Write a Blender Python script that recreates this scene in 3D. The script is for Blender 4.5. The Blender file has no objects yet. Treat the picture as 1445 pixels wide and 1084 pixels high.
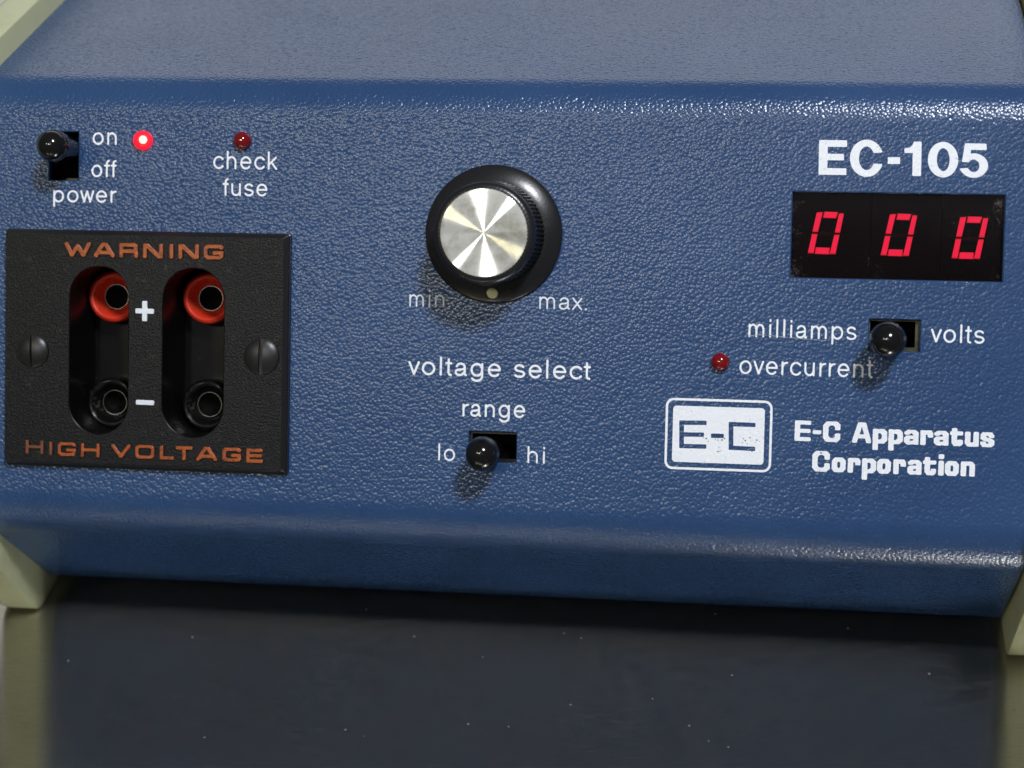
import bpy, bmesh, math, random
import numpy as np
from mathutils import Matrix, Vector

random.seed(7)
MM = 0.001
S = bpy.context.scene
COL = S.collection

# ---------------------------------------------------------------- camera
F_PX, W_PX, H_PX = 2696.5, 1445.0, 1084.0
M = np.array([[0.9901306284067247, 0.13297327264792327, -0.04426564641124556],
              [0.02952369323735017, -0.5066671646550917, -0.8616360808357537],
              [-0.13700251905907132, 0.8518253888102135, -0.5055925402434231]])   # right, down, forward
CAM = np.array([55.41425793, -344.54309404, 204.50014806])      # mm, panel centre at the origin
TP, TL = math.radians(62.93951825), math.radians(51.86468635)   # slope of the front panel and of the lower face
TABLE_Z = -69.6
LIFT = -TABLE_Z                                                 # world z = local z + LIFT

cam_data = bpy.data.cameras.new('camera')
cam = bpy.data.objects.new('camera', cam_data)
COL.objects.link(cam)
cm = Matrix(((M[0][0], -M[1][0], -M[2][0], CAM[0] * MM),
             (M[0][1], -M[1][1], -M[2][1], CAM[1] * MM),
             (M[0][2], -M[1][2], -M[2][2], (CAM[2] + LIFT) * MM),
             (0, 0, 0, 1)))
cam.matrix_world = cm
cam_data.sensor_width = 36
cam_data.lens = 36 * F_PX / W_PX
cam_data.clip_start = 0.01
cam_data.clip_end = 50
cam_data.dof.use_dof = True
cam_data.dof.focus_distance = 0.402
cam_data.dof.aperture_fstop = 15
S.camera = cam

# ---------------------------------------------------------------- world and lamps
world = bpy.data.worlds.new('World')
S.world = world
world.use_nodes = True
bg = world.node_tree.nodes['Background']
bg.inputs['Color'].default_value = (0.97, 0.98, 0.98, 1)
bg.inputs['Strength'].default_value = 0.09

S.view_settings.view_transform = 'Standard'
S.view_settings.look = 'None'
S.view_settings.exposure = 0
S.view_settings.gamma = 1
S.view_settings.use_curve_mapping = False

N_PANEL = np.array([0, -math.sin(TP), math.cos(TP)])
UP_PANEL = np.array([0, math.cos(TP), math.sin(TP)])
X_AXIS = np.array([1.0, 0, 0])


def lamp(name, az, tilt, dist, size, power, color, size_y=None):
    """area lamp seen from the panel centre: tilt degrees off the panel normal, az degrees from +X towards up"""
    d = (math.cos(math.radians(tilt)) * N_PANEL
         + math.sin(math.radians(tilt)) * (math.cos(math.radians(az)) * X_AXIS + math.sin(math.radians(az)) * UP_PANEL))
    L = bpy.data.lights.new(name, 'AREA')
    L.shape = 'RECTANGLE'
    L.size = size
    L.size_y = size_y or size
    L.energy = power
    L.color = color
    o = bpy.data.objects.new(name, L)
    COL.objects.link(o)
    p = Vector(d * dist) + Vector((0, 0, LIFT * MM))
    o.location = p
    o.rotation_euler = (Vector((0, 0, LIFT * MM)) - p).to_track_quat('-Z', 'Y').to_euler()
    return o


lamp('key_lamp', 62, 40, 1.3, 0.16, 15.0, (0.93, 0.96, 1.0))
lamp('bench_lamp', 137, 13.5, 1.0, 0.032, 0.95, (1.0, 0.99, 0.97), 0.03)
lamp('bench_lamp', 92, 13.6, 1.0, 0.04, 0.35, (1.0, 0.99, 0.97), 0.03)
lamp('warm_lamp', 157, 27, 1.8, 0.16, 2.3, (1.0, 0.90, 0.50))
lamp('strip_lamp', 150, 12.8, 1.8, 1.7, 0.8, (0.97, 0.98, 1.0), 0.07)
back = bpy.data.lights.new('back_fill_lamp', 'AREA')  # added light panel behind the unit, brightens its top face and the bench reflection
back.shape = 'RECTANGLE'; back.size = 3.0; back.size_y = 1.3; back.energy = 11; back.color = (1.0, 0.99, 0.95)
bo = bpy.data.objects.new('back_fill_lamp', back)
COL.objects.link(bo)
bo.location = (0.0, 2.2, 0.98)
bo.rotation_euler = (Vector((0, 0, 0.05)) - Vector(bo.location)).to_track_quat('-Z', 'Y').to_euler()


# ---------------------------------------------------------------- photo pixel -> panel plane (mm)
def ray(px, py):
    return M.T @ np.array([(px - W_PX / 2) / F_PX, (py - H_PX / 2) / F_PX, 1.0])


def at(px, py, w=0.0):
    r = ray(px, py)
    t = (w - CAM @ N_PANEL) / (r @ N_PANEL)
    q = CAM + t * r
    return float(q[0]), float(q @ UP_PANEL)


PX = 0.15                                                       # mm per photo pixel at the panel

# ---------------------------------------------------------------- object helpers
PANEL_MAT = Matrix(((1, 0, 0, 0),
                    (0, math.cos(TP), -math.sin(TP), 0),
                    (0, math.sin(TP), math.cos(TP), LIFT * MM),
                    (0, 0, 0, 1)))


def panel_at(u, v, w, rx=0.0, ry=0.0, rz=0.0):
    return PANEL_MAT @ Matrix.Translation((u * MM, v * MM, w * MM)) @ Matrix.Rotation(rz, 4, 'Z') \
        @ Matrix.Rotation(ry, 4, 'Y') @ Matrix.Rotation(rx, 4, 'X')


def link(name, mesh, parent=None, mw=None):
    o = bpy.data.objects.new(name, mesh)
    COL.objects.link(o)
    mw = mw or Matrix.Identity(4)
    if parent is not None:
        o.parent = parent
        pw = WORLD[parent.name]
        o.matrix_parent_inverse = Matrix.Identity(4)
        o.matrix_basis = pw.inverted() @ mw
    else:
        o.matrix_basis = mw
    WORLD[o.name] = mw.copy()
    return o


WORLD = {}


def mesh_from(verts, faces, name='mesh', mats=(), smooth=False, scale=MM):
    me = bpy.data.meshes.new(name)
    me.from_pydata([(x * scale, y * scale, z * scale) for x, y, z in verts], [], faces)
    for m in mats:
        me.materials.append(m)
    if smooth:
        me.polygons.foreach_set('use_smooth', [True] * len(me.polygons))
    me.update()
    return me


def lathe(profile, n=64, mats=(), smooth=True, wobble=None, sharp=35):
    """profile (r, z) from outside/bottom to the axis/top"""
    vs, fs = [], []
    rings = []
    for k, (r, z) in enumerate(profile):
        if r < 1e-6:
            rings.append([len(vs)])
            vs.append((0, 0, z))
        else:
            row = []
            for i in range(n):
                a = 2 * math.pi * i / n
                rr = r + (wobble(k, i) if wobble else 0)
                row.append(len(vs))
                vs.append((rr * math.cos(a), rr * math.sin(a), z))
            rings.append(row)
    for a, b in zip(rings[:-1], rings[1:]):
        if len(a) == 1 and len(b) == 1:
            continue
        for i in range(n):
            j = (i + 1) % n
            if len(b) == 1:
                fs.append((a[i], a[j], b[0]))
            elif len(a) == 1:
                fs.append((a[0], b[j], b[i]))
            else:
                fs.append((a[i], a[j], b[j], b[i]))
    me = mesh_from(vs, fs, mats=mats, smooth=smooth)
    if sharp:
        me.set_sharp_from_angle(angle=math.radians(sharp))
    return me


# ---------------------------------------------------------------- shapes from distance fields (lettering, slots)
def seg_dist(X, Y, pts, hx, hy, p):
    d = np.full(X.shape, 1e9)
    for (x0, y0), (x1, y1) in zip(pts[:-1], pts[1:]):
        ax, ay, bx, by = x0 / hx, y0 / hy, x1 / hx, y1 / hy
        PXs, PYs = X / hx - ax, Y / hy - ay
        dx, dy = bx - ax, by - ay
        L = dx * dx + dy * dy
        t = np.clip((PXs * dx + PYs * dy) / L, 0, 1) if L > 1e-12 else 0
        ex, ey = np.abs(PXs - t * dx), np.abs(PYs - t * dy)
        q = np.sqrt(ex * ex + ey * ey) if p == 2 else (ex ** p + ey ** p) ** (1.0 / p)
        d = np.minimum(d, q)
    return (d - 1.0) * min(hx, hy)


def poly_dist(X, Y, loops, r):
    d = np.full(X.shape, 1e9)
    inside = np.zeros(X.shape, bool)
    for pts in loops:
        n = len(pts)
        for i in range(n):
            x0, y0 = pts[i]
            x1, y1 = pts[(i + 1) % n]
            dx, dy = x1 - x0, y1 - y0
            L = dx * dx + dy * dy
            if L < 1e-12:
                continue
            t = np.clip(((X - x0) * dx + (Y - y0) * dy) / L, 0, 1)
            d = np.minimum(d, np.hypot(X - x0 - t * dx, Y - y0 - t * dy))
            if abs(dy) > 1e-12:
                c = ((y0 > Y) != (y1 > Y)) & (X < dx * (Y - y0) / dy + x0)
                inside ^= c
    return np.where(inside, -d, d) - r


def contours(Fv, x0, y0, h):
    """closed loops of Fv = 0 (inside negative)"""
    ny, nx = Fv.shape
    ins = Fv < 0
    a, b, c, d = ins[:-1, :-1], ins[:-1, 1:], ins[1:, 1:], ins[1:, :-1]
    code = a * 1 + b * 2 + c * 4 + d * 8
    ys, xs = np.nonzero((code > 0) & (code < 15))
    # edges of a cell: 0 bottom, 1 right, 2 top, 3 left; directed so that the inside is on the left
    T = {1: [(0, 3)], 2: [(1, 0)], 3: [(1, 3)], 4: [(2, 1)], 5: [(0, 3), (2, 1)], 6: [(2, 0)], 7: [(2, 3)],
         8: [(3, 2)], 9: [(0, 2)], 10: [(1, 0), (3, 2)], 11: [(1, 2)], 12: [(3, 1)], 13: [(0, 1)], 14: [(3, 0)]}

    def key(i, j, e):
        return (i, j, 0) if e == 0 else (i, j + 1, 1) if e == 1 else (i + 1, j, 0) if e == 2 else (i, j, 1)
    nxt = {}
    for i, j in zip(ys.tolist(), xs.tolist()):
        for e0, e1 in T[int(code[i, j])]:
            nxt[key(i, j, e0)] = key(i, j, e1)

    def pt(k):
        i, j, v = k
        f0 = Fv[i, j]
        f1 = Fv[i + 1, j] if v else Fv[i, j + 1]
        t = f0 / (f0 - f1)
        return (x0 + (j + (0 if v else t)) * h, y0 + (i + (t if v else 0)) * h)
    loops = []
    while nxt:
        s, k = nxt.popitem()
        loop = [pt(s)]
        while k != s:
            loop.append(pt(k))
            k = nxt.pop(k, None)
            if k is None:
                loop = []
                break
        if len(loop) > 3:
            loops.append(loop)
    return loops


def simplify(loop, eps):
    def rdp(p):
        if len(p) < 3:
            return p
        a, b = np.array(p[0]), np.array(p[-1])
        q = np.array(p[1:-1])
        ab = b - a
        L = np.hypot(*ab)
        if L < 1e-9:
            dd = np.hypot(*(q - a).T)
        else:
            dd = np.abs(ab[0] * (q[:, 1] - a[1]) - ab[1] * (q[:, 0] - a[0])) / L
        k = int(dd.argmax())
        if dd[k] < eps:
            return [p[0], p[-1]]
        return rdp(p[:k + 2])[:-1] + rdp(p[k + 1:])
    h = len(loop) // 2
    return rdp(loop[:h + 1])[:-1] + rdp(loop[h:] + [loop[0]])[:-1]


def shape_loops(add, sub=(), h=0.06, eps=0.012, rough=0.0, seed=0):
    """add / sub: lists of ('L', pts, hx, hy, p) or ('G', loops, r)"""
    P = []
    for q in add:
        if q[0] == 'L':
            P += [(x - q[2], y - q[3]) for x, y in q[1]] + [(x + q[2], y + q[3]) for x, y in q[1]]
        else:
            P += [(x - q[2], y - q[2]) for l in q[1] for x, y in l] + [(x + q[2], y + q[2]) for l in q[1] for x, y in l]
    xs, ys = [p[0] for p in P], [p[1] for p in P]
    x0, x1, y0, y1 = min(xs) - 3 * h, max(xs) + 3 * h, min(ys) - 3 * h, max(ys) + 3 * h
    X, Y = np.meshgrid(np.arange(x0, x1, h), np.arange(y0, y1, h))
    D = np.full(X.shape, 1e9)

    def ev(q):
        return seg_dist(X, Y, *q[1:]) if q[0] == 'L' else poly_dist(X, Y, q[1], q[2])
    for q in add:
        D = np.minimum(D, ev(q))
    for q in sub:
        D = np.maximum(D, -ev(q))
    if rough:
        rng = np.random.RandomState(seed)
        for s in (2.3, 5.1, 9.7):
            a, b, c = rng.uniform(0, 6.28, 3)
            D = D + rough / 3 * np.sin(X * s * 1.3 + a + 2 * np.sin(Y * s * .7 + b)) * np.sin(Y * s + c)
    return [simplify(l, eps) for l in contours(D, x0, y0, h)]


def fill_mesh(loops, mats, extrude=0.0, bevel=0.0, z=0.0, res=2):
    """loops (mm) filled even-odd; extruded to +-extrude, faces at z"""
    cu = bpy.data.curves.new('outline', 'CURVE')
    cu.dimensions = '2D'
    cu.fill_mode = 'BOTH' if extrude else 'FRONT'
    cu.extrude = extrude * MM
    cu.bevel_depth = bevel * MM
    cu.bevel_resolution = res
    cu.offset = -bevel * MM
    for l in loops:
        sp = cu.splines.new('POLY')
        sp.points.add(len(l) - 1)
        for p, (x, y) in zip(sp.points, l):
            p.co = (x * MM, y * MM, 0, 1)
        sp.use_cyclic_u = True
    ob = bpy.data.objects.new('outline', cu)
    me = bpy.data.meshes.new_from_object(ob)
    bpy.data.objects.remove(ob)
    bpy.data.curves.remove(cu)
    me.materials.clear()
    for m in mats:
        me.materials.append(m)
    if z:
        me.transform(Matrix.Translation((0, 0, z * MM)))
    if not extrude:
        for p in me.polygons:
            pass
        if len(me.polygons) and sum(p.normal.z for p in me.polygons) < 0:
            me.flip_normals()
    return me


def arc(cx, cy, rx, ry, a0, a1, n=None):
    n = n or max(3, int(abs(a1 - a0) / 14))
    return [(cx + rx * math.cos(math.radians(a0 + (a1 - a0) * i / n)),
             cy + ry * math.sin(math.radians(a0 + (a1 - a0) * i / n))) for i in range(n + 1)]


# light grotesque lower case, skeletons: x-height 0..1, (width, side bearing left, right, strokes)
AS, DS = 1.46, -0.44
arch = lambda x0, x1: arc((x0 + x1) / 2, 0.60, (x1 - x0) / 2, 0.40, 180, 0)
LIGHT = {
    'o': (.98, .13, .13, [arc(.49, .5, .49, .5, 0, 360)]),
    'c': (.88, .13, .08, [arc(.49, .5, .49, .5, 38, 322)]),
    'e': (.96, .13, .11, [[(.01, .52), (.95, .52)], arc(.48, .5, .47, .5, 2, 318)]),
    'd': (.92, .13, .17, [arc(.46, .5, .46, .5, 0, 360), [(.92, 0), (.92, AS)]]),
    'p': (.92, .17, .13, [arc(.46, .5, .46, .5, 0, 360), [(0, 1), (0, DS)]]),
    'g': (.92, .13, .17, [arc(.46, .5, .46, .5, 0, 360), [(.92, 1), (.92, -.08)] + arc(.46, -.08, .46, .36, 0, -150)]),
    'a': (.96, .10, .08, [arc(.43, .69, .35, .31, 165, 0) + [(.78, .14)] + arc(.90, .14, .12, .12, 180, 265),
                          [(.78, .57), (.62, .52), (.30, .46)] + arc(.27, .25, .27, .22, 95, 255) + [(.38, .0), (.60, .08), (.78, .30)]]),
    'h': (.80, .17, .17, [[(0, 0), (0, AS)], [(0, .55)] + arch(0, .80) + [(.80, 0)]]),
    'n': (.80, .17, .17, [[(0, 0), (0, 1)], [(0, .55)] + arch(0, .80) + [(.80, 0)]]),
    'm': (1.34, .17, .17, [[(0, 0), (0, 1)], [(0, .6)] + arch(0, .67) + [(.67, 0)], [(.67, .6)] + arch(.67, 1.34) + [(1.34, 0)]]),
    'r': (.44, .17, .06, [[(0, 0), (0, 1)], arc(.40, .56, .40, .42, 180, 90) + [(.44, .99)]]),
    'u': (.80, .17, .17, [[(.80, 0), (.80, 1)], [(0, 1)] + arc(.40, .40, .40, .40, 180, 360)]),
    'i': (.0, .18, .18, [[(0, 0), (0, 1)], [(0, 1.36), (0, 1.44)]]),
    'l': (.0, .18, .18, [[(0, 0), (0, AS)]]),
    'k': (.76, .17, .06, [[(0, 0), (0, AS)], [(.70, 1), (0, .36)], [(.26, .60), (.76, 0)]]),
    'f': (.48, .06, .05, [[(.22, 0), (.22, 1.16)] + arc(.46, 1.16, .24, .28, 180, 95), [(0, 1), (.46, 1)]]),
    't': (.46, .06, .08, [[(.20, 1.32), (.20, .22)] + arc(.40, .22, .20, .22, 180, 275), [(0, 1), (.44, 1)]]),
    's': (.80, .11, .11, [arc(.40, .74, .36, .26, 28, 235) + [(.40, .50), (.60, .455)] + arc(.40, .25, .40, .25, 48, -152)]),
    'v': (.82, .05, .05, [[(0, 1), (.41, 0), (.82, 1)]]),
    'w': (1.24, .05, .05, [[(0, 1), (.31, 0), (.62, 1), (.93, 0), (1.24, 1)]]),
    'x': (.80, .06, .06, [[(0, 1), (.80, 0)], [(0, 0), (.80, 1)]]),
    '.': (.0, .16, .15, [[(-.04, .0), (.04, .05)]]),
    ' ': (.80, 0, 0, []),
}


def light_word(text, x0, x1, ya, yb, xh, pen=1.55):
    """strokes in panel mm for a word whose ink spans photo pixels x0..x1 on the baseline ya..yb"""
    a, b = at(x0, ya), at(x1, yb)
    hw = pen * PX * .92
    u0, u1 = a[0] + hw, b[0] - hw
    sc_y = xh * PX - 2 * hw
    tot, pos, prev = 0, [], None
    for i, ch in enumerate(text):
        w, sl, sr, st = LIGHT[ch]
        sl, sr = sl * 1.7 + .03, sr * 1.7 + .03
        if i:
            tot += sl
        pos.append(tot)
        tot += w + (sr if i < len(text) - 1 else 0)
    sx = (u1 - u0) / tot
    prims = []
    for ch, p in zip(text, pos):
        g = []
        for st in LIGHT[ch][3]:
            pts = []
            for x, y in st:
                X = (p + x) * sx
                f = X / (u1 - u0)
                pts.append((u0 + X, a[1] + (b[1] - a[1]) * f + hw + y * sc_y))
            g.append(('L', pts, hw, hw, 2))
        prims.append(g)
    return prims


# heavy rounded display letters, skeleton in a unit box
HEAVY = {
    'E': [[(1, 1), (0, 1), (0, 0), (1, 0)], [(0, .5), (.95, .5)]],
    '-': [[(0, .5), (1, .5)]],
    'C': [[(1, .72), (1, .86), (.80, 1), (.22, 1), (0, .82), (0, .18), (.22, 0), (.80, 0), (1, .14), (1, .28)]],
    'A': [[(0, 0), (.36, 1), (.64, 1), (1, 0)], [(.2, .28), (.8, .28)]],
    'p': [[(0, 1), (0, -.62)], [(0, .93), (.72, 1), (1, .78), (1, .22), (.72, 0), (.05, 0)]],
    'a': [[(.04, .86), (.30, 1), (.74, 1), (1, .82), (1, 0)], [(1, .0), (.80, .06), (.22, 0), (0, .16), (0, .36), (.20, .50), (1, .50)]],
    'r': [[(0, 0), (0, 1)], [(0, .90), (.50, 1), (.85, 1), (1, .84), (1, .70)]],
    't': [[(.22, 1.30), (.22, .20), (.42, 0), (.80, 0), (1, .14), (1, .24)], [(0, 1), (1, 1)]],
    'u': [[(0, 1), (0, .2), (.2, 0), (.7, 0), (1, .1)], [(1, 1), (1, 0)]],
    's': [[(.98, .80), (.78, 1), (.20, 1), (.02, .86), (.05, .64), (.30, .54), (.72, .46), (1, .36), (1, .14), (.80, 0), (.20, 0), (.02, .18)]],
    'o': [[(.25, 1), (.75, 1), (1, .78), (1, .22), (.75, 0), (.25, 0), (0, .22), (0, .78), (.25, 1)]],
    'i': [[(.5, 0), (.5, 1)], [(.5, 1.52), (.5, 1.60)]],
    'n': [[(0, 0), (0, 1)], [(0, .92), (.40, 1), (.78, 1), (1, .80), (1, 0)]],
}


def heavy_glyph(ch, x0, x1, base, cap):
    """base: function px -> photo y of the baseline"""
    hx, hy = 3.7 * PX, (2.35 if ch in 'as' else 2.75) * PX
    if ch == 'i':
        x0, x1 = (x0 + x1) / 2 - 4.1, (x0 + x1) / 2 + 4.1
    a, b = at(x0, base(x0)), at(x1, base(x1))
    H = (cap if ch in 'ECA-' else cap * .715) * PX - 2 * hy
    out = []
    for st in HEAVY[ch]:
        ww = (b[0] - a[0]) - 2 * hx
        hh = hy
        pts = [(a[0] + hx + x * ww, a[1] + (b[1] - a[1]) * x + hy + y * H) for x, y in st]
        if ch == '-':
            pts = [(x, y - 0.2) for x, y in pts]
            hh = hy
        out.append(('L', pts, hx if ch != 'A' else hx * .92, hh, 4))
    return out


# wide block capitals of the warning plate, skeleton in a unit box
WIDE = {
    'W': [[(0, 1), (.24, 0), (.5, .82), (.76, 0), (1, 1)]],
    'A': [[(0, 0), (.42, 1), (.58, 1), (1, 0)], [(.16, .26), (.84, .26)]],
    'R': [[(0, 0), (0, 1), (.86, 1), (.98, .86), (.98, .56), (.86, .42), (.02, .42)], [(.84, .42), (1, .28), (1, 0)]],
    'N': [[(0, 0), (0, 1), (.14, 1), (.86, 0), (1, 0), (1, 1)]],
    'I': [[(.5, 0), (.5, 1)]],
    'G': [[(1, .90), (.90, 1), (.14, 1), (0, .84), (0, .16), (.14, 0), (.88, 0), (1, .14), (1, .42), (.56, .42)]],
    'H': [[(0, 0), (0, 1)], [(1, 0), (1, 1)], [(0, .52), (1, .52)]],
    'V': [[(0, 1), (.5, 0), (1, 1)]],
    'O': [[(.14, 1), (.86, 1), (1, .84), (1, .16), (.86, 0), (.14, 0), (0, .16), (0, .84), (.14, 1)]],
    'L': [[(0, 1), (0, 0), (1, 0)]],
    'T': [[(0, 1), (1, 1)], [(.5, 1), (.5, 0)]],
    'E': [[(1, 1), (0, 1), (0, 0), (1, 0)], [(0, .5), (.96, .5)]],
}


# ---------------------------------------------------------------- materials
def new_mat(name):
    m = bpy.data.materials.new(name)
    m.use_nodes = True
    nt = m.node_tree
    b = nt.nodes['Principled BSDF']
    return m, nt, b


def nd(nt, kind, **kw):
    n = nt.nodes.new(kind)
    for k, v in kw.items():
        if k in n.inputs:
            n.inputs[k].default_value = v
        else:
            setattr(n, k, v)
    return n


def paint_bump(nt, bsdf, strength=1.0, dist=0.00016):
    """wrinkle-finish enamel relief, shared by the paint and by what is printed on it"""
    tc = nd(nt, 'ShaderNodeTexCoord')
    mp = nd(nt, 'ShaderNodeMapping')
    nt.links.new(tc.outputs['Object'], mp.inputs['Vector'])
    n1 = nd(nt, 'ShaderNodeTexNoise', Scale=2000.0, Detail=1.5, Roughness=0.5, Distortion=0.3)
    n2 = nd(nt, 'ShaderNodeTexVoronoi', Scale=1450.0)
    n2.feature = 'F1'
    n3 = nd(nt, 'ShaderNodeTexNoise', Scale=90.0, Detail=2.0)
    for n in (n1, n2, n3):
        nt.links.new(mp.outputs[0], n.inputs['Vector'])
    m1 = nd(nt, 'ShaderNodeMath', operation='MULTIPLY_ADD')
    sq = nd(nt, 'ShaderNodeMath', operation='POWER')
    sq.inputs[1].default_value = 2.0
    nt.links.new(n2.outputs['Distance'], sq.inputs[0])
    nt.links.new(sq.outputs[0], m1.inputs[0])
    m1.inputs[1].default_value = -3.2
    nt.links.new(n1.outputs['Fac'], m1.inputs[2])
    m2 = nd(nt, 'ShaderNodeMath', operation='MULTIPLY_ADD')
    nt.links.new(n3.outputs['Fac'], m2.inputs[0])
    m2.inputs[1].default_value = 0.3
    nt.links.new(m1.outputs[0], m2.inputs[2])
    bp = nd(nt, 'ShaderNodeBump')
    bp.inputs['Strength'].default_value = strength
    bp.inputs['Distance'].default_value = dist
    nt.links.new(m2.outputs[0], bp.inputs['Height'])
    # the wrinkle varies in strength: patchy, and coarser towards the upper left of the panel
    pn = nd(nt, 'ShaderNodeTexNoise', Scale=22.0, Detail=3.0, Roughness=0.6)
    nt.links.new(mp.outputs[0], pn.inputs['Vector'])
    sx = nd(nt, 'ShaderNodeSeparateXYZ')
    nt.links.new(mp.outputs[0], sx.inputs[0])
    g1 = nd(nt, 'ShaderNodeMath', operation='MULTIPLY_ADD')
    nt.links.new(sx.outputs[0], g1.inputs[0])
    g1.inputs[1].default_value = -1.6
    g1.inputs[2].default_value = 0.17
    g2 = nd(nt, 'ShaderNodeMath', operation='MULTIPLY_ADD')
    nt.links.new(sx.outputs[1], g2.inputs[0])
    g2.inputs[1].default_value = 1.5
    nt.links.new(g1.outputs[0], g2.inputs[2])
    g3 = nd(nt, 'ShaderNodeMath', operation='MULTIPLY_ADD')
    nt.links.new(pn.outputs['Fac'], g3.inputs[0])
    g3.inputs[1].default_value = 0.7
    nt.links.new(g2.outputs[0], g3.inputs[2])
    g4 = nd(nt, 'ShaderNodeMapRange')
    nt.links.new(g3.outputs[0], g4.inputs['Value'])
    g4.inputs['From Min'].default_value = 0.25
    g4.inputs['From Max'].default_value = 0.95
    g4.inputs['To Min'].default_value = 0.45 * strength
    g4.inputs['To Max'].default_value = strength
    nt.links.new(g4.outputs[0], bp.inputs['Strength'])
    nt.links.new(bp.outputs[0], bsdf.inputs['Normal'])
    return mp, m1


def mat_paint():
    m, nt, b = new_mat('blue_wrinkle_enamel')
    mp, m1 = paint_bump(nt, b, 1.0, 0.000046)
    big = nd(nt, 'ShaderNodeTexNoise', Scale=26.0, Detail=4.0, Roughness=0.65)
    nt.links.new(mp.outputs[0], big.inputs['Vector'])
    cr = nd(nt, 'ShaderNodeValToRGB')
    cr.color_ramp.elements[0].position = 0.35
    cr.color_ramp.elements[0].color = (0.021, 0.056, 0.148, 1)
    cr.color_ramp.elements[1].position = 0.72
    cr.color_ramp.elements[1].color = (0.028, 0.068, 0.170, 1)
    nt.links.new(big.outputs['Fac'], cr.inputs['Fac'])
    # sparse pale scuffs
    sc = nd(nt, 'ShaderNodeTexNoise', Scale=520.0, Detail=3.0, Roughness=0.7)
    nt.links.new(mp.outputs[0], sc.inputs['Vector'])
    r2 = nd(nt, 'ShaderNodeValToRGB')
    r2.color_ramp.elements[0].position = 0.71
    r2.color_ramp.elements[0].color = (0, 0, 0, 1)
    r2.color_ramp.elements[1].position = 0.80
    r2.color_ramp.elements[1].color = (.35, .35, .35, 1)
    nt.links.new(sc.outputs['Fac'], r2.inputs['Fac'])
    mx = nd(nt, 'ShaderNodeMix', data_type='RGBA')
    nt.links.new(r2.outputs[0], mx.inputs['Factor'])
    nt.links.new(cr.outputs[0], mx.inputs[6])
    mx.inputs[7].default_value = (0.20, 0.24, 0.34, 1)
    nt.links.new(mx.outputs[2], b.inputs['Base Color'])
    rg = nd(nt, 'ShaderNodeTexNoise', Scale=48.0, Detail=5.0, Roughness=0.7)
    nt.links.new(mp.outputs[0], rg.inputs['Vector'])
    mr = nd(nt, 'ShaderNodeMapRange')
    mr.inputs['From Min'].default_value = 0.35
    mr.inputs['From Max'].default_value = 0.65
    mr.inputs['To Min'].default_value = 0.23
    mr.inputs['To Max'].default_value = 0.25
    nt.links.new(rg.outputs['Fac'], mr.inputs['Value'])
    nt.links.new(mr.outputs[0], b.inputs['Roughness'])
    b.inputs['Specular IOR Level'].default_value = 0.5
    return m


def mat_print(name='white_screen_print', col=(0.80, 0.83, 0.90), wear=0.62):
    m, nt, b = new_mat(name)
    mp, m1 = paint_bump(nt, b, 0.6, 0.00003)
    n = nd(nt, 'ShaderNodeTexNoise', Scale=900.0, Detail=4.0, Roughness=0.7)
    nt.links.new(mp.outputs[0], n.inputs['Vector'])
    r = nd(nt, 'ShaderNodeValToRGB')
    r.color_ramp.elements[0].position = wear
    r.color_ramp.elements[0].color = (*col, 1)
    r.color_ramp.elements[1].position = wear + .08
    r.color_ramp.elements[1].color = (col[0] * .55, col[1] * .6, col[2] * .75, 1)
    nt.links.new(n.outputs['Fac'], r.inputs['Fac'])
    nt.links.new(r.outputs[0], b.inputs['Base Color'])
    b.inputs['Roughness'].default_value = 0.5
    return m


def mat_plain(name, col, rough=0.4, metal=0.0, bump=None, spec=0.5, coat=0.0, grime=None):
    m, nt, b = new_mat(name)
    b.inputs['Base Color'].default_value = (*col, 1)
    b.inputs['Roughness'].default_value = rough
    b.inputs['Metallic'].default_value = metal
    b.inputs['Specular IOR Level'].default_value = spec
    b.inputs['Coat Weight'].default_value = coat
    tc = nd(nt, 'ShaderNodeTexCoord')
    if bump:
        sc, dist, st = bump
        n = nd(nt, 'ShaderNodeTexNoise', Scale=sc, Detail=2.0, Roughness=0.6)
        nt.links.new(tc.outputs['Object'], n.inputs['Vector'])
        bp = nd(nt, 'ShaderNodeBump')
        bp.inputs['Strength'].default_value = st
        bp.inputs['Distance'].default_value = dist
        nt.links.new(n.outputs['Fac'], bp.inputs['Height'])
        nt.links.new(bp.outputs[0], b.inputs['Normal'])
    if grime:
        gs, g0, g1, gc = grime
        n = nd(nt, 'ShaderNodeTexNoise', Scale=gs, Detail=5.0, Roughness=0.7)
        nt.links.new(tc.outputs['Object'], n.inputs['Vector'])
        r = nd(nt, 'ShaderNodeValToRGB')
        r.color_ramp.elements[0].position = g0
        r.color_ramp.elements[0].color = (*col, 1)
        r.color_ramp.elements[1].position = g1
        r.color_ramp.elements[1].color = (*gc, 1)
        nt.links.new(n.outputs['Fac'], r.inputs['Fac'])
        nt.links.new(r.outputs[0], b.inputs['Base Color'])
    return m


def mat_emit(name, col, strength, base=(0.2, 0, 0)):
    m, nt, b = new_mat(name)
    b.inputs['Base Color'].default_value = (*base, 1)
    b.inputs['Emission Color'].default_value = (*col, 1)
    b.inputs['Emission Strength'].default_value = strength
    return m


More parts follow.
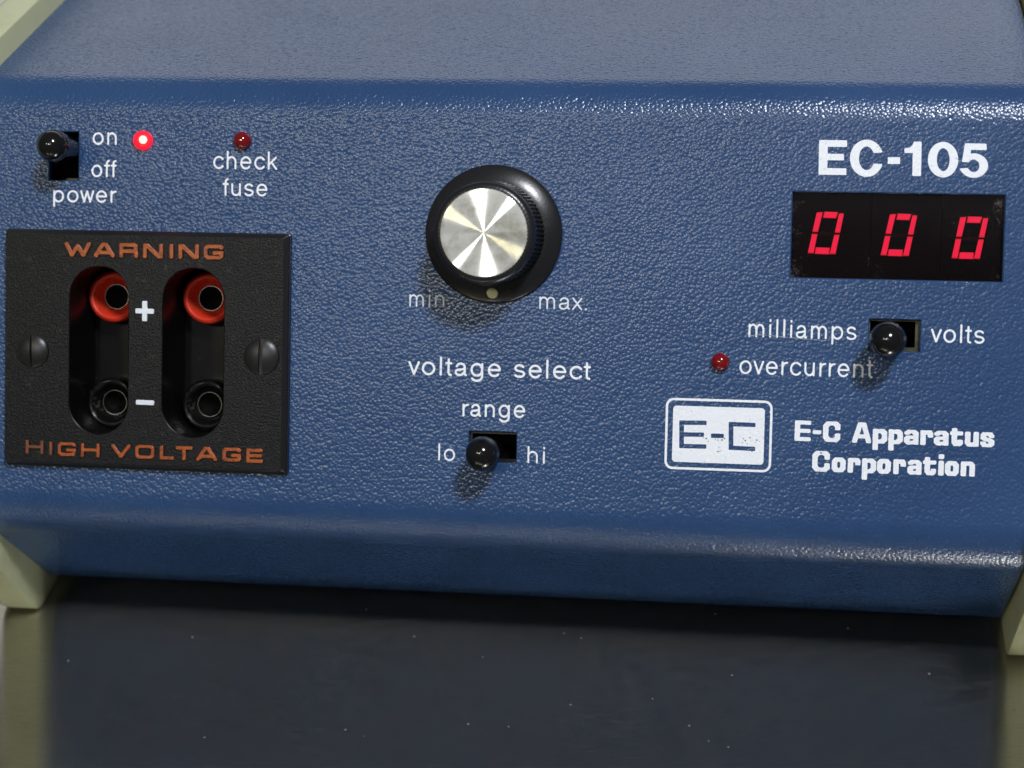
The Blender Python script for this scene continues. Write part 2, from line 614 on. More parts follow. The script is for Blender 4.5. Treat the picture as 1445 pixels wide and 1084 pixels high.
def mat_lens(name, tint, mixc, emit=None, strength=0, fac=.5):
    """tinted see-through plastic: transparent + coloured body, with a glossy skin"""
    m, nt, b = new_mat(name)
    out = nt.nodes['Material Output']
    tr = nd(nt, 'ShaderNodeBsdfTransparent')
    tr.inputs['Color'].default_value = (*tint, 1)
    b.inputs['Base Color'].default_value = (*mixc, 1)
    b.inputs['Roughness'].default_value = 0.12
    if emit:
        b.inputs['Emission Color'].default_value = (*emit, 1)
        b.inputs['Emission Strength'].default_value = strength
    mx = nd(nt, 'ShaderNodeMixShader')
    mx.inputs[0].default_value = fac
    nt.links.new(tr.outputs[0], mx.inputs[1])
    nt.links.new(b.outputs[0], mx.inputs[2])
    nt.links.new(mx.outputs[0], out.inputs['Surface'])
    return m


PAINT = mat_paint()
PRINT = mat_print()
PRINT_FADED = mat_print('worn_screen_print', (0.72, 0.75, 0.82), 0.58)
CREAM = mat_plain('cream_plastic', (0.46, 0.48, 0.30), 0.42, bump=(500, .00005, .5), grime=(60, .50, .95, (0.30, 0.30, 0.17)))
PLATE = mat_plain('black_grained_plastic', (0.005, 0.0058, 0.008), 0.30, spec=0.24, bump=(2600, .00013, 1.0), grime=(420, .60, .80, (0.060, 0.055, 0.042)))
PLATE_EDGE = mat_plain('black_smooth_plastic', (0.010, 0.010, 0.012), 0.32, bump=(700, .00003, .4))
WELL = mat_plain('black_glossy_plastic', (0.003, 0.003, 0.0035), 0.33, spec=0.2, bump=(300, .00006, .5), grime=(500, .66, .76, (0.05, 0.048, 0.04)))
KNOB = mat_plain('black_knob_plastic', (0.012, 0.012, 0.014), 0.27, bump=(1500, .00003, .5), grime=(300, .60, .85, (0.035, 0.033, 0.030)))
BALL = mat_plain('black_polished_plastic', (0.006, 0.006, 0.007), 0.13, bump=(220, .00002, .3))
SOCKET_BLACK = mat_plain('black_socket_plastic', (0.004, 0.004, 0.0045), 0.2, bump=(260, .00008, .6), grime=(420, .58, .74, (0.07, 0.066, 0.05)))
RED = mat_plain('red_plastic', (0.58, 0.032, 0.014), 0.25, bump=(500, .00006, .5), grime=(330, .55, .80, (0.45, 0.11, 0.03)))
DARK = mat_plain('black_interior', (0.003, 0.003, 0.003), 0.8, spec=0.02)
BRASS = mat_plain('tarnished_brass', (0.085, 0.078, 0.045), 0.5, metal=.6, bump=(900, .00008, .7), grime=(500, .4, .7, (0.03, 0.027, 0.018)))
BRASS_BRIGHT = mat_plain('bright_brass', (0.55, 0.48, 0.30), 0.35, metal=.9)
NICKEL = mat_plain('nickel_sleeve', (0.55, 0.53, 0.48), 0.22, metal=1.0)
SCREW = mat_plain('dark_screw_steel', (0.036, 0.036, 0.039), 0.36, metal=.7, bump=(600, .00005, .5), grime=(420, .55, .75, (0.05, 0.040, 0.028)))
ORANGE = mat_plain('orange_paint', (0.34, 0.072, 0.012), 0.38, bump=(900, .00012, .9), grime=(640, .48, .70, (0.09, 0.026, 0.012)))
ORANGE_FADED = mat_plain('worn_orange_paint', (0.19, 0.048, 0.016), 0.5, bump=(900, .00009, .7), grime=(520, .42, .66, (0.07, 0.035, 0.018)))
WHITE = mat_plain('white_paint', (0.72, 0.76, 0.84), 0.4, bump=(900, .00005, .5))
IVORY = mat_plain('aged_ivory_dot', (0.50, 0.49, 0.28), 0.35, bump=(900, .00004, .5), grime=(900, .5, .8, (0.28, 0.27, 0.12)))
LED_OFF = mat_plain('dark_red_lens', (0.17, 0.003, 0.005), 0.07, coat=.6)
DIGIT = mat_emit('lit_digit_segment', (1.0, 0.002, 0.04), 0.66)
DIGIT_HOT = mat_emit('lit_digit_core', (1.0, 0.004, 0.065), 1.05)
UNLIT = mat_plain('unlit_digit_segment', (0.020, 0.002, 0.003), 0.4, spec=.1)
MODULE = mat_plain('black_digit_module', (0.003, 0.0025, 0.0025), 0.35, spec=0.08, grime=(700, .66, .8, (0.012, 0.008, 0.006)))
DIE = mat_emit('lit_lamp_die', (1.0, 0.62, 0.50), 16.0)
GLOW = mat_emit('lit_lamp_glow', (1.0, 0.05, 0.08), 3.0)
LED_ON = mat_lens('glowing_red_lens', (1.0, 0.30, 0.30), (0.6, 0.02, 0.03), (1.0, 0.008, 0.028), 1.5, .66)
def mat_filter():
    m = mat_lens('smoked_display_filter', (0.93, 0.86, 0.88), (0.003, 0.002, 0.002), fac=.10)
    nt = m.node_tree
    out = nt.nodes['Material Output']
    old = out.inputs['Surface'].links[0].from_socket
    tc = nd(nt, 'ShaderNodeTexCoord')
    n = nd(nt, 'ShaderNodeTexNoise', Scale=1400.0, Detail=3.0, Roughness=0.75, Distortion=1.5)
    big = nd(nt, 'ShaderNodeTexNoise', Scale=95.0, Detail=2.0)
    for q in (n, big):
        nt.links.new(tc.outputs['Object'], q.inputs['Vector'])
    sep = nd(nt, 'ShaderNodeSeparateXYZ')            # dust gathers along the two short ends of the pane
    nt.links.new(tc.outputs['Generated'], sep.inputs[0])
    ab = nd(nt, 'ShaderNodeMath', operation='SUBTRACT')
    nt.links.new(sep.outputs[0], ab.inputs[0])
    ab.inputs[1].default_value = 0.5
    aa = nd(nt, 'ShaderNodeMath', operation='ABSOLUTE')
    nt.links.new(ab.outputs[0], aa.inputs[0])
    mr = nd(nt, 'ShaderNodeMapRange')
    nt.links.new(aa.outputs[0], mr.inputs['Value'])
    mr.inputs['From Min'].default_value = 0.36
    mr.inputs['From Max'].default_value = 0.5
    mr.inputs['To Max'].default_value = 0.17
    s1 = nd(nt, 'ShaderNodeMath', operation='MULTIPLY_ADD')
    nt.links.new(big.outputs['Fac'], s1.inputs[0])
    s1.inputs[1].default_value = 0.35
    nt.links.new(mr.outputs[0], s1.inputs[2])
    s2 = nd(nt, 'ShaderNodeMath', operation='ADD')
    nt.links.new(n.outputs['Fac'], s2.inputs[0])
    nt.links.new(s1.outputs[0], s2.inputs[1])
    r = nd(nt, 'ShaderNodeMapRange')
    nt.links.new(s2.outputs[0], r.inputs['Value'])
    r.inputs['From Min'].default_value = 0.88
    r.inputs['From Max'].default_value = 1.02
    r.inputs['To Max'].default_value = 0.5
    df = nd(nt, 'ShaderNodeBsdfDiffuse')
    df.inputs['Color'].default_value = (0.28, 0.27, 0.26, 1)
    mx = nd(nt, 'ShaderNodeMixShader')
    nt.links.new(r.outputs[0], mx.inputs[0])
    nt.links.new(old, mx.inputs[1])
    nt.links.new(df.outputs[0], mx.inputs[2])
    nt.links.new(mx.outputs[0], out.inputs['Surface'])
    return m


FILTER = mat_filter()


def mat_cap():
    m, nt, b = new_mat('spun_aluminium')
    b.inputs['Metallic'].default_value = 0.6
    b.inputs['Roughness'].default_value = 0.6
    an = nd(nt, 'ShaderNodeBsdfAnisotropic')
    an.distribution = 'GGX'
    an.inputs['Roughness'].default_value = 0.20
    an.inputs['Anisotropy'].default_value = 0.87
    tg = nd(nt, 'ShaderNodeTangent')
    tg.direction_type = 'RADIAL'
    tg.axis = 'Z'
    nt.links.new(tg.outputs[0], an.inputs['Tangent'])
    mx = nd(nt, 'ShaderNodeMixShader')
    mx.inputs[0].default_value = 0.60
    nt.links.new(b.outputs[0], mx.inputs[1])
    nt.links.new(an.outputs[0], mx.inputs[2])
    nt.links.new(mx.outputs[0], nt.nodes['Material Output'].inputs['Surface'])
    tc = nd(nt, 'ShaderNodeTexCoord')
    n = nd(nt, 'ShaderNodeTexNoise', Scale=170.0, Detail=5.0, Roughness=0.7)
    nt.links.new(tc.outputs['Object'], n.inputs['Vector'])
    r = nd(nt, 'ShaderNodeValToRGB')
    r.color_ramp.elements[0].position = 0.45
    r.color_ramp.elements[0].color = (0.86, 0.86, 0.83, 1)
    r.color_ramp.elements[1].position = 0.68
    r.color_ramp.elements[1].color = (0.48, 0.47, 0.38, 1)
    nt.links.new(n.outputs['Fac'], r.inputs['Fac'])
    nt.links.new(r.outputs[0], b.inputs['Base Color'])
    nt.links.new(r.outputs[0], an.inputs['Color'])
    # fine concentric turning grooves
    ln = nd(nt, 'ShaderNodeVectorMath', operation='LENGTH')
    nt.links.new(tc.outputs['Object'], ln.inputs[0])
    gr = nd(nt, 'ShaderNodeTexNoise', Scale=9000.0, Detail=2.0)
    gr.noise_dimensions = '1D'
    nt.links.new(ln.outputs['Value'], gr.inputs['W'])
    bp = nd(nt, 'ShaderNodeBump')
    bp.inputs['Strength'].default_value = 0.25
    bp.inputs['Distance'].default_value = 0.00001
    nt.links.new(gr.outputs['Fac'], bp.inputs['Height'])
    nt.links.new(bp.outputs[0], an.inputs['Normal'])
    return m


def mat_steel():
    m, nt, b = new_mat('brushed_stainless_steel')
    b.inputs['Metallic'].default_value = 1.0
    tc = nd(nt, 'ShaderNodeTexCoord')
    mp = nd(nt, 'ShaderNodeMapping')
    mp.inputs['Scale'].default_value = (6.0, 900.0, 1.0)
    nt.links.new(tc.outputs['Object'], mp.inputs['Vector'])
    n = nd(nt, 'ShaderNodeTexNoise', Scale=1.0, Detail=4.0, Roughness=0.7)
    nt.links.new(mp.outputs[0], n.inputs['Vector'])
    st = nd(nt, 'ShaderNodeTexNoise', Scale=24.0, Detail=6.0, Roughness=0.7)
    nt.links.new(tc.outputs['Object'], st.inputs['Vector'])
    # scratches: thin dark/bright lines at odd angles
    mp2 = nd(nt, 'ShaderNodeMapping')
    mp2.inputs['Scale'].default_value = (170.0, 1700.0, 1.0)
    mp2.inputs['Rotation'].default_value = (0, 0, math.radians(17))
    nt.links.new(tc.outputs['Object'], mp2.inputs['Vector'])
    sc = nd(nt, 'ShaderNodeTexNoise', Scale=1.0, Detail=3.0, Roughness=0.7)
    nt.links.new(mp2.outputs[0], sc.inputs['Vector'])
    sr = nd(nt, 'ShaderNodeValToRGB')
    sr.color_ramp.elements[0].position = 0.50
    sr.color_ramp.elements[0].color = (0, 0, 0, 1)
    sr.color_ramp.elements[1].position = 0.66
    sr.color_ramp.elements[1].color = (.15, .15, .15, 1)
    nt.links.new(sc.outputs['Fac'], sr.inputs['Fac'])
    # dust specks
    vo = nd(nt, 'ShaderNodeTexVoronoi', Scale=230.0)
    nt.links.new(tc.outputs['Object'], vo.inputs['Vector'])
    vr = nd(nt, 'ShaderNodeValToRGB')
    vr.color_ramp.elements[0].position = 0.05
    vr.color_ramp.elements[0].color = (.8, .8, .8, 1)
    vr.color_ramp.elements[1].position = 0.09
    vr.color_ramp.elements[1].color = (0, 0, 0, 1)
    nt.links.new(vo.outputs['Distance'], vr.inputs['Fac'])
    gate = nd(nt, 'ShaderNodeMath', operation='GREATER_THAN')
    sp = nd(nt, 'ShaderNodeSeparateColor')
    nt.links.new(vo.outputs['Color'], sp.inputs[0])
    nt.links.new(sp.outputs[0], gate.inputs[0])
    gate.inputs[1].default_value = 0.84
    mul = nd(nt, 'ShaderNodeMath', operation='MULTIPLY')
    nt.links.new(vr.outputs[0], mul.inputs[0])
    nt.links.new(gate.outputs[0], mul.inputs[1])
    ad = nd(nt, 'ShaderNodeMath', operation='MAXIMUM')
    nt.links.new(mul.outputs[0], ad.inputs[0])
    nt.links.new(sr.outputs[0], ad.inputs[1])
    cr = nd(nt, 'ShaderNodeValToRGB')
    cr.color_ramp.elements[0].color = (0.41, 0.395, 0.35, 1)
    cr.color_ramp.elements[1].color = (0.49, 0.475, 0.425, 1)
    nt.links.new(st.outputs['Fac'], cr.inputs['Fac'])
    nt.links.new(cr.outputs[0], b.inputs['Base Color'])
    rr = nd(nt, 'ShaderNodeMapRange')
    nt.links.new(st.outputs['Fac'], rr.inputs['Value'])
    rr.inputs['To Min'].default_value = 0.17
    rr.inputs['To Max'].default_value = 0.21
    nt.links.new(rr.outputs[0], b.inputs['Roughness'])
    bp = nd(nt, 'ShaderNodeBump')
    bp.inputs['Strength'].default_value = 0.25
    bp.inputs['Distance'].default_value = 0.00004
    nt.links.new(n.outputs['Fac'], bp.inputs['Height'])
    nt.links.new(bp.outputs[0], b.inputs['Normal'])
    # dust and scratch burrs scatter light
    df = nd(nt, 'ShaderNodeBsdfDiffuse')
    df.inputs['Color'].default_value = (0.34, 0.33, 0.31, 1)
    mx = nd(nt, 'ShaderNodeMixShader')
    film = nd(nt, 'ShaderNodeMath', operation='MULTIPLY_ADD')
    nt.links.new(ad.outputs[0], film.inputs[0])
    film.inputs[1].default_value = 0.5
    film.inputs[2].default_value = 0.0
    fg = nd(nt, 'ShaderNodeTexNoise', Scale=1100.0, Detail=3.0, Roughness=0.7)
    nt.links.new(tc.outputs['Object'], fg.inputs['Vector'])
    fr = nd(nt, 'ShaderNodeMapRange')
    fr.inputs['From Min'].default_value = 0.4
    fr.inputs['From Max'].default_value = 0.72
    fr.inputs['To Min'].default_value = 0.008
    fr.inputs['To Max'].default_value = 0.065
    nt.links.new(fg.outputs['Fac'], fr.inputs['Value'])
    f2 = nd(nt, 'ShaderNodeMath', operation='ADD')
    nt.links.new(film.outputs[0], f2.inputs[0])
    nt.links.new(fr.outputs[0], f2.inputs[1])
    nt.links.new(f2.outputs[0], mx.inputs[0])
    nt.links.new(b.outputs[0], mx.inputs[1])
    nt.links.new(df.outputs[0], mx.inputs[2])
    nt.links.new(mx.outputs[0], nt.nodes['Material Output'].inputs['Surface'])
    return m


CAP = mat_cap()
STEEL = mat_steel()

# ---------------------------------------------------------------- bench top
bench = link('bench_top', mesh_from([(-700, -420, 0), (700, -420, 0), (700, 620, 0), (-700, 620, 0),
                                     (-700, -420, -40), (700, -420, -40), (700, 620, -40), (-700, 620, -40)],
                                    [(0, 1, 2, 3), (4, 7, 6, 5), (0, 4, 5, 1), (1, 5, 6, 2), (2, 6, 7, 3), (3, 7, 4, 0)], mats=[STEEL]))
bench['kind'] = 'structure'
bench['label'] = 'brushed stainless steel bench top, dark with reflections'

# ---------------------------------------------------------------- the instrument
unit = bpy.data.objects.new('power_supply', None)
COL.objects.link(unit)
WORLD['power_supply'] = Matrix.Identity(4)
unit['label'] = 'blue metal high voltage power supply with sloping control panel and cream ends'
unit['category'] = 'power supply'

UL, UR = -118.1, 107.3                    # ends of the blue cover
V_TOP, V_BOT = 62.07, -33.37              # where panel meets top and lower face (before rounding)
R_TOP, R_BOT = 10.0, 11.5


def vw(y, z):
    """world y,z (panel centre origin) -> panel v,w"""
    return y * math.cos(TP) + z * math.sin(TP), -y * math.sin(TP) + z * math.cos(TP)


dir_top = vw(1, 0)
dir_low = vw(math.cos(TL), -math.sin(TL))
panel_dir = (1.0, 0.0)


def fillet(corner, d1, d2, r, n):
    """arc between a ray coming in along -d1 and leaving along d2"""
    c1, c2 = np.array(d1), np.array(d2)
    cosang = float(c1 @ c2)
    half = math.acos(cosang) / 2
    tl = r / math.tan(half)
    bis = (c1 + c2) / np.linalg.norm(c1 + c2)
    cen = np.array(corner) + bis * (r / math.sin(half))
    p1, p2 = np.array(corner) + c1 * tl, np.array(corner) + c2 * tl
    a1 = math.atan2(*(p1 - cen)[::-1])
    a2 = math.atan2(*(p2 - cen)[::-1])
    da = (a2 - a1 + math.pi) % (2 * math.pi) - math.pi
    return [tuple(cen + r * np.array((math.cos(a1 + da * i / n), math.sin(a1 + da * i / n)))) for i in range(n + 1)]


top_arc = fillet((V_TOP, 0), dir_top, (-1, 0), R_TOP, 16)         # from the top surface to the panel
bot_arc = fillet((V_BOT, 0), (1, 0), dir_low, R_BOT, 16)          # from the panel to the lower face
low_end = (V_BOT + dir_low[0] * 45.1, dir_low[1] * 45.1)
DEPTH = 215.0
top_back = (V_TOP + dir_top[0] * DEPTH, dir_top[1] * DEPTH)
yl = low_end[0] * math.cos(TP) - low_end[1] * math.sin(TP)
zl = low_end[0] * math.sin(TP) + low_end[1] * math.cos(TP)
yb = top_back[0] * math.cos(TP) - top_back[1] * math.sin(TP)
hem = [vw(yl + 1.0, zl + .2), vw(yl + 1.6, zl + 1.6), vw(yl + 26, zl + 2.0), vw(yb, zl + 2.0)]

# holes in the front panel: (u0, v0, u1, v1)
def rect_px(x0, y0, x1, y1):
    a, b = at(x0, (y0 + y1) / 2), at(x1, (y0 + y1) / 2)
    c, d = at((x0 + x1) / 2, y1), at((x0 + x1) / 2, y0)
    return a[0], c[1], b[0], d[1]


H_POWER = rect_px(68.0, 184.6, 112.0, 255.8)
H_RANGE = rect_px(659.8, 608.0, 730.0, 654.5)
H_METER = rect_px(1224.8, 449.5, 1300.0, 497.5)
H_DISP = rect_px(1115.0, 271.3, 1418.6, 397.0)
H_PLATE = (-100.0, -15.0, -60.0, 26.0)
HOLES = [(H_POWER, .28), (H_RANGE, .28), (H_METER, .28), (H_DISP, .35), (H_PLATE, .3)]


def build_housing():
    vs, fs, sm = [], [], []

    def V(u, v, w):
        vs.append((u, v, w))
        return len(vs) - 1
    v_hi, v_lo = top_arc[-1][0], bot_arc[0][0]
    us = sorted({UL, UR, *[h[0][0] for h in HOLES], *[h[0][2] for h in HOLES]})
    vv = sorted({v_lo, v_hi, *[h[0][1] for h in HOLES], *[h[0][3] for h in HOLES]})
    grid = {}
    for i, u in enumerate(us):
        for j, v in enumerate(vv):
            grid[i, j] = V(u, v, 0)
    for i in range(len(us) - 1):
        for j in range(len(vv) - 1):
            cu, cv = (us[i] + us[i + 1]) / 2, (vv[j] + vv[j + 1]) / 2
            if any(h[0] < cu < h[2] and h[1] < cv < h[3] for h, c in HOLES):
                continue
            fs.append((grid[i, j], grid[i + 1, j], grid[i + 1, j + 1], grid[i, j + 1]))
            sm.append(False)
    # strips along the profile
    def strips(profile, first_row, flags):
        row = first_row
        for (v, w), fl in zip(profile, flags):
            nr = [V(u, v, w) for u in us]
            for i in range(len(us) - 1):
                fs.append((row[i], row[i + 1], nr[i + 1], nr[i]))
                sm.append(fl)
            row = nr
    jt, jb = len(vv) - 1, 0
    up_prof = list(reversed(top_arc[:-1])) + [top_back, hem[3]]
    strips(up_prof, [grid[i, jt] for i in range(len(us))], [True] * 16 + [False, False])
    lo_prof = bot_arc[1:] + [low_end] + hem[:3]
    n0 = len(fs)
    strips(lo_prof, [grid[i, jb] for i in range(len(us))], [True] * 16 + [False, True, True, False])
    for k in range(n0, len(fs)):
        fs[k] = tuple(reversed(fs[k]))
    # rims of the holes
    for (u0, v0, u1, v1), c in HOLES:
        rings = []
        for ins, w, rr in ((0, 0, 0), (c * .35, -c * .2, 0), (c * .8, -c * .7, 0), (c, -1.4, 0)):
            rings.append([V(u0 + ins, v0 + ins, w), V(u1 - ins, v0 + ins, w), V(u1 - ins, v1 - ins, w), V(u0 + ins, v1 - ins, w)])
        for a, b in zip(rings[:-1], rings[1:]):
            for k in range(4):
                fs.append((a[k], a[(k + 1) % 4], b[(k + 1) % 4], b[k]))
                sm.append(False)
    me = mesh_from(vs, fs, 'housing', [PAINT])
    me.polygons.foreach_set('use_smooth', sm)
    bm = bmesh.new()
    bm.from_mesh(me)
    bmesh.ops.remove_doubles(bm, verts=bm.verts, dist=1e-7)
    bm.to_mesh(me)
    bm.free()
    return me


housing = link('housing', build_housing(), unit, PANEL_MAT)


# cream end cheeks: profile offset from the cover's, standing on the bench
def cheek_mesh(u_in, u_out):
    off = 5.6
    zt = 55.28 + 5.6
    # corner points in world y,z
    ptop_back = (yb + 6, zt)
    # panel plane offset by off: w = off ; find the intersections with top and lower offset planes
    def yz(v, w):
        return v * math.cos(TP) - w * math.sin(TP), v * math.sin(TP) + w * math.cos(TP)
    # top corner
    v = (zt - off * math.cos(TP)) / math.sin(TP)
    tc = yz(v, off)
    nl = np.array([-math.sin(TL), -math.cos(TL)])                       # outward normal of the lower face
    pl = np.array(yz(V_BOT, 0)) + nl * off
    # lower corner: point (v, off) with (yz - pl).nl = 0
    best = None
    a0, a1 = np.array(yz(0, off)), np.array(yz(1, off))
    t = ((pl - a0) @ nl) / ((a1 - a0) @ nl)
    lc = tuple(a0 + (a1 - a0) * t)
    # foot on the bench: the lower line reaches z = TABLE_Z
    dl = np.array([math.cos(TL + .09), -math.sin(TL + .09)])
    k = (TABLE_Z + .05 - lc[1]) / dl[1]
    ft = (lc[0] + dl[0] * k, TABLE_Z + .05)

    def unit2(a, b):
        d = np.array(b) - np.array(a)
        return d / np.linalg.norm(d)
    prof = [ptop_back]
    prof += fillet(tc, unit2(tc, ptop_back), unit2(tc, lc), 7, 8)
    prof += fillet(lc, unit2(lc, tc), unit2(lc, ft), 8, 8)
    prof += fillet(ft, unit2(ft, lc), (1, 0), 5.5, 12)
    prof += [(ft[0] + 30, ft[1]), (ft[0] + 31, ft[1] + 2.2), (yb - 20, ft[1] + 2.2), (yb - 19, ft[1]), (yb + 6, ft[1])]
    n = len(prof)
    r = 0.5
    cen = np.mean(np.array(prof), axis=0)

    def inset(k, d):
        a, b, c = (np.array(prof[(k + q) % n]) for q in (-1, 0, 1))
        e1 = unit2(a, b) if np.linalg.norm(b - a) > 1e-6 else unit2(b, c)
        e2 = unit2(b, c)
        m = e1 + e2
        m /= np.linalg.norm(m)
        nn = np.array([-m[1], m[0]])
        return b + nn * d
    # orientation: profile runs back->front->down->back; interior side sign
    s = 1 if (inset(3, 1) - np.array(prof[3])) @ (cen - np.array(prof[3])) > 0 else -1
    sg = 1 if u_out > u_in else -1
    vs, fs = [], []
    lay = [(u_in, r), (u_in + sg * r * .3, r * .3), (u_in + sg * r, 0), (u_out - sg * 2.6, 0), (u_out - sg * 1.4, .35), (u_out - sg * .4, 1.2), (u_out, 2.6)]
    for u, d in lay:
        for k in range(n):
            p = inset(k, s * d) if d else np.array(prof[k])
            vs.append((u, p[0], p[1] + LIFT))
    for a in range(len(lay) - 1):
        for k in range(n):
            j = (k + 1) % n
            q = (a * n + k, a * n + j, (a + 1) * n + j, (a + 1) * n + k)
            fs.append(q)
    fs.append(tuple(range(n)))
    fs.append(tuple(range((len(lay) - 1) * n, len(lay) * n)))
    me = mesh_from(vs, fs, 'cheek', [CREAM])
    bm = bmesh.new()
    bm.from_mesh(me)
    bmesh.ops.recalc_face_normals(bm, faces=bm.faces)
    bm.to_mesh(me)
    bm.free()
    me.polygons.foreach_set('use_smooth', [True] * len(me.polygons))
    me.set_sharp_from_angle(angle=math.radians(40))
    return me


ckl = link('end_cheek', cheek_mesh(UL - .02, UL - 10.0), unit)
ckr = link('end_cheek', cheek_mesh(UR + .9, UR + 12.5), unit)


# ---------------------------------------------------------------- printed lettering
PRINT_W = 0.06


def print_part(name, prim_groups, mat, label=None, rough=0.05, seed=1, pen_h=0.06):
    loops = []
    for i, g in enumerate(prim_groups):
        if g:
            loops += shape_loops(g, h=pen_h, rough=rough, seed=seed * 31 + i)
    o = link(name, fill_mesh(loops, [mat], z=PRINT_W), unit, PANEL_MAT)
    if label:
        o['label'] = label
    return o


WORDS = [
    ('on', 130.8, 164.8, 204.6, 204.8, 18.2, 1.55, 0), ('off', 129.1, 164.8, 250.2, 250.4, 18.2, 1.55, 0),
    ('power', 75.2, 164.8, 285.8, 286.6, 18.0, 1.55, 0), ('check', 300.9, 391.2, 238.6, 240.0, 18.8, 1.5, 0),
    ('fuse', 314.0, 377.4, 276.6, 277.6, 18.4, 1.5, 0), ('min.', 577.6, 635.4, 432.9, 434.0, 17.6, 1.2, 1),
    ('max.', 761.0, 828.0, 436.2, 438.2, 17.6, 1.2, 1), ('voltage select', 576.0, 833.8, 528.9, 536.4, 19.6, 1.7, 0),
    ('range', 652.5, 741.2, 587.9, 590.4, 18.6, 1.6, 0), ('lo', 618.4, 642.0, 650.0, 651.0, 17.6, 1.35, 0),
    ('hi', 744.2, 768.6, 653.8, 654.6, 17.6, 1.4, 0), ('milliamps', 1056.0, 1208.4, 475.6, 480.2, 18.6, 1.45, 0),
    ('volts', 1313.2, 1389.0, 483.2, 485.4, 18.6, 1.5, 0), ('overcurrent', 1043.2, 1232.0, 527.8, 533.8, 19.2, 1.5, 0),
]
for k, (t, x0, x1, ya, yb_, xh, pen, fade) in enumerate(WORDS):
    print_part('printed_word', light_word(t, x0, x1, ya, yb_, xh, pen), PRINT_FADED if fade else PRINT,
               'white printed word reading ' + t, 0.035, k)


# bold model number
def bold_number():
    # zoomed px (4.07 per photo px) -> panel mm
    def q(x, y):
        return at(1090 + x / 4.07, 180 + y / 4.07)
    R = 0.13

    def gon(pts, r=R):
        P = [q(*p) for p in pts]
        c = np.mean(np.array(P), axis=0)
        return P

    def inset_poly(P, r):
        n = len(P)
        area = sum(P[i][0] * P[(i + 1) % n][1] - P[(i + 1) % n][0] * P[i][1] for i in range(n))
        s = 1 if area > 0 else -1
        out = []
        for i in range(n):
            a, b, c = np.array(P[i - 1]), np.array(P[i]), np.array(P[(i + 1) % n])
            e1 = (b - a) / np.linalg.norm(b - a)
            e2 = (c - b) / np.linalg.norm(c - b)
            n1 = s * np.array([-e1[1], e1[0]])
            n2 = s * np.array([-e2[1], e2[0]])
            k = 1 + n1 @ n2
            out.append(tuple(b + (n1 + n2) * r / max(k, .35)))
        return out

    def G(pts):
        return ('G', [inset_poly([q(*p) for p in pts], R)], R)

    def thick_arc(cx, cy, rx, ry, tx, ty, a0, a1):
        o = arc(cx, cy, rx, ry, a0, a1, 40)
        i = arc(cx, cy, rx - tx, ry - ty, a1, a0, 40)
        return o + i

    def flip(pts):
        return pts
    groups = []
    groups.append([G([(268, 72), (429, 74), (429, 112), (318, 111), (317, 151), (411, 152), (411, 189), (316, 188), (315, 233), (424, 235), (424, 273), (265, 271)])])
    # C: image y is down, so angles run the other way
    groups.append([G([(541 + 96 * math.cos(math.radians(a)), 177 - 107 * math.sin(math.radians(a))) for a in np.linspace(18, 342, 40)] +
                     [(541 + 44 * math.cos(math.radians(a)), 177 - 68 * math.sin(math.radians(a))) for a in np.linspace(333, 27, 34)])])
    groups.append([G([(663, 171), (733, 171), (733, 210), (662, 210)])])
    groups.append([G([(814, 81), (857, 82), (853, 279), (803, 278), (806, 147), (758, 146), (758, 120), (790, 115), (805, 101)])])
    outer = [q(980 + 87 * math.cos(a), 185 - 102 * math.sin(a)) for a in np.linspace(0, 2 * math.pi, 48, endpoint=False)]
    inner = [q(981 + 37 * math.cos(a), 185 - 66 * math.sin(a)) for a in np.linspace(0, 2 * math.pi, 40, endpoint=False)]
    groups.append([('G', [outer, inner], 0.0)])
    five = [(1106, 91), (1229, 93), (1231, 130), (1140, 129), (1135, 160)]
    five += [(1157 + 81 * math.cos(math.radians(a)), 219 - 70 * math.sin(math.radians(a))) for a in np.linspace(104, -145, 34)]
    five += [(1072, 236), (1120, 232)]
    five += [(1155 + 34 * math.cos(math.radians(a)), 220 - 36 * math.sin(math.radians(a))) for a in np.linspace(-150, 140, 26)]
    five += [(1128, 200), (1088, 198)]
    groups.append([G(five)])
    return groups


print_part('printed_model_number', bold_number(), PRINT, 'large bold white number above the display', 0.03, 77, 0.07)

# company name
L1 = [('E', 1121, 1144), ('-', 1146.5, 1158.6), ('C', 1160.9, 1185.4), ('A', 1202, 1229.4), ('p', 1231.2, 1251.6), ('p', 1253.4, 1273.7),
      ('a', 1275.3, 1295.9), ('r', 1298.2, 1316.5), ('a', 1317.4, 1338.2), ('t', 1340, 1358.6), ('u', 1361.2, 1380.9), ('s', 1382.7, 1402.7)]
L2 = [('C', 1145.7, 1170.6), ('o', 1173.4, 1193), ('r', 1195.9, 1213.9), ('p', 1216, 1236), ('o', 1237.2, 1256.8), ('r', 1260.1, 1277.9),
      ('a', 1280, 1300), ('t', 1301.8, 1320.6), ('i', 1323.3, 1331.8), ('o', 1333, 1352.6), ('n', 1355.3, 1375.3)]
print_part('printed_company_name', [heavy_glyph(c, a, b, lambda x: 622.4 + (x - 1132) * .033, 28.4) for c, a, b in L1], PRINT,
           'upper line of the heavy white company name', 0.04, 90, .07)
print_part('printed_company_name', [heavy_glyph(c, a, b, lambda x: 665.6 + (x - 1158) * .033, 28.6) for c, a, b in L2], PRINT,
           'lower line of the heavy white company name', 0.04, 91, .07)


# logo
def rounded_rect_loop(u0, v0, u1, v1, r, n=8):
    out = []
    for cx, cy, a in ((u1 - r, v1 - r, 0), (u0 + r, v1 - r, 90), (u0 + r, v0 + r, 180), (u1 - r, v0 + r, 270)):
        out += arc(cx, cy, r, r, a, a + 90, n)
    return out


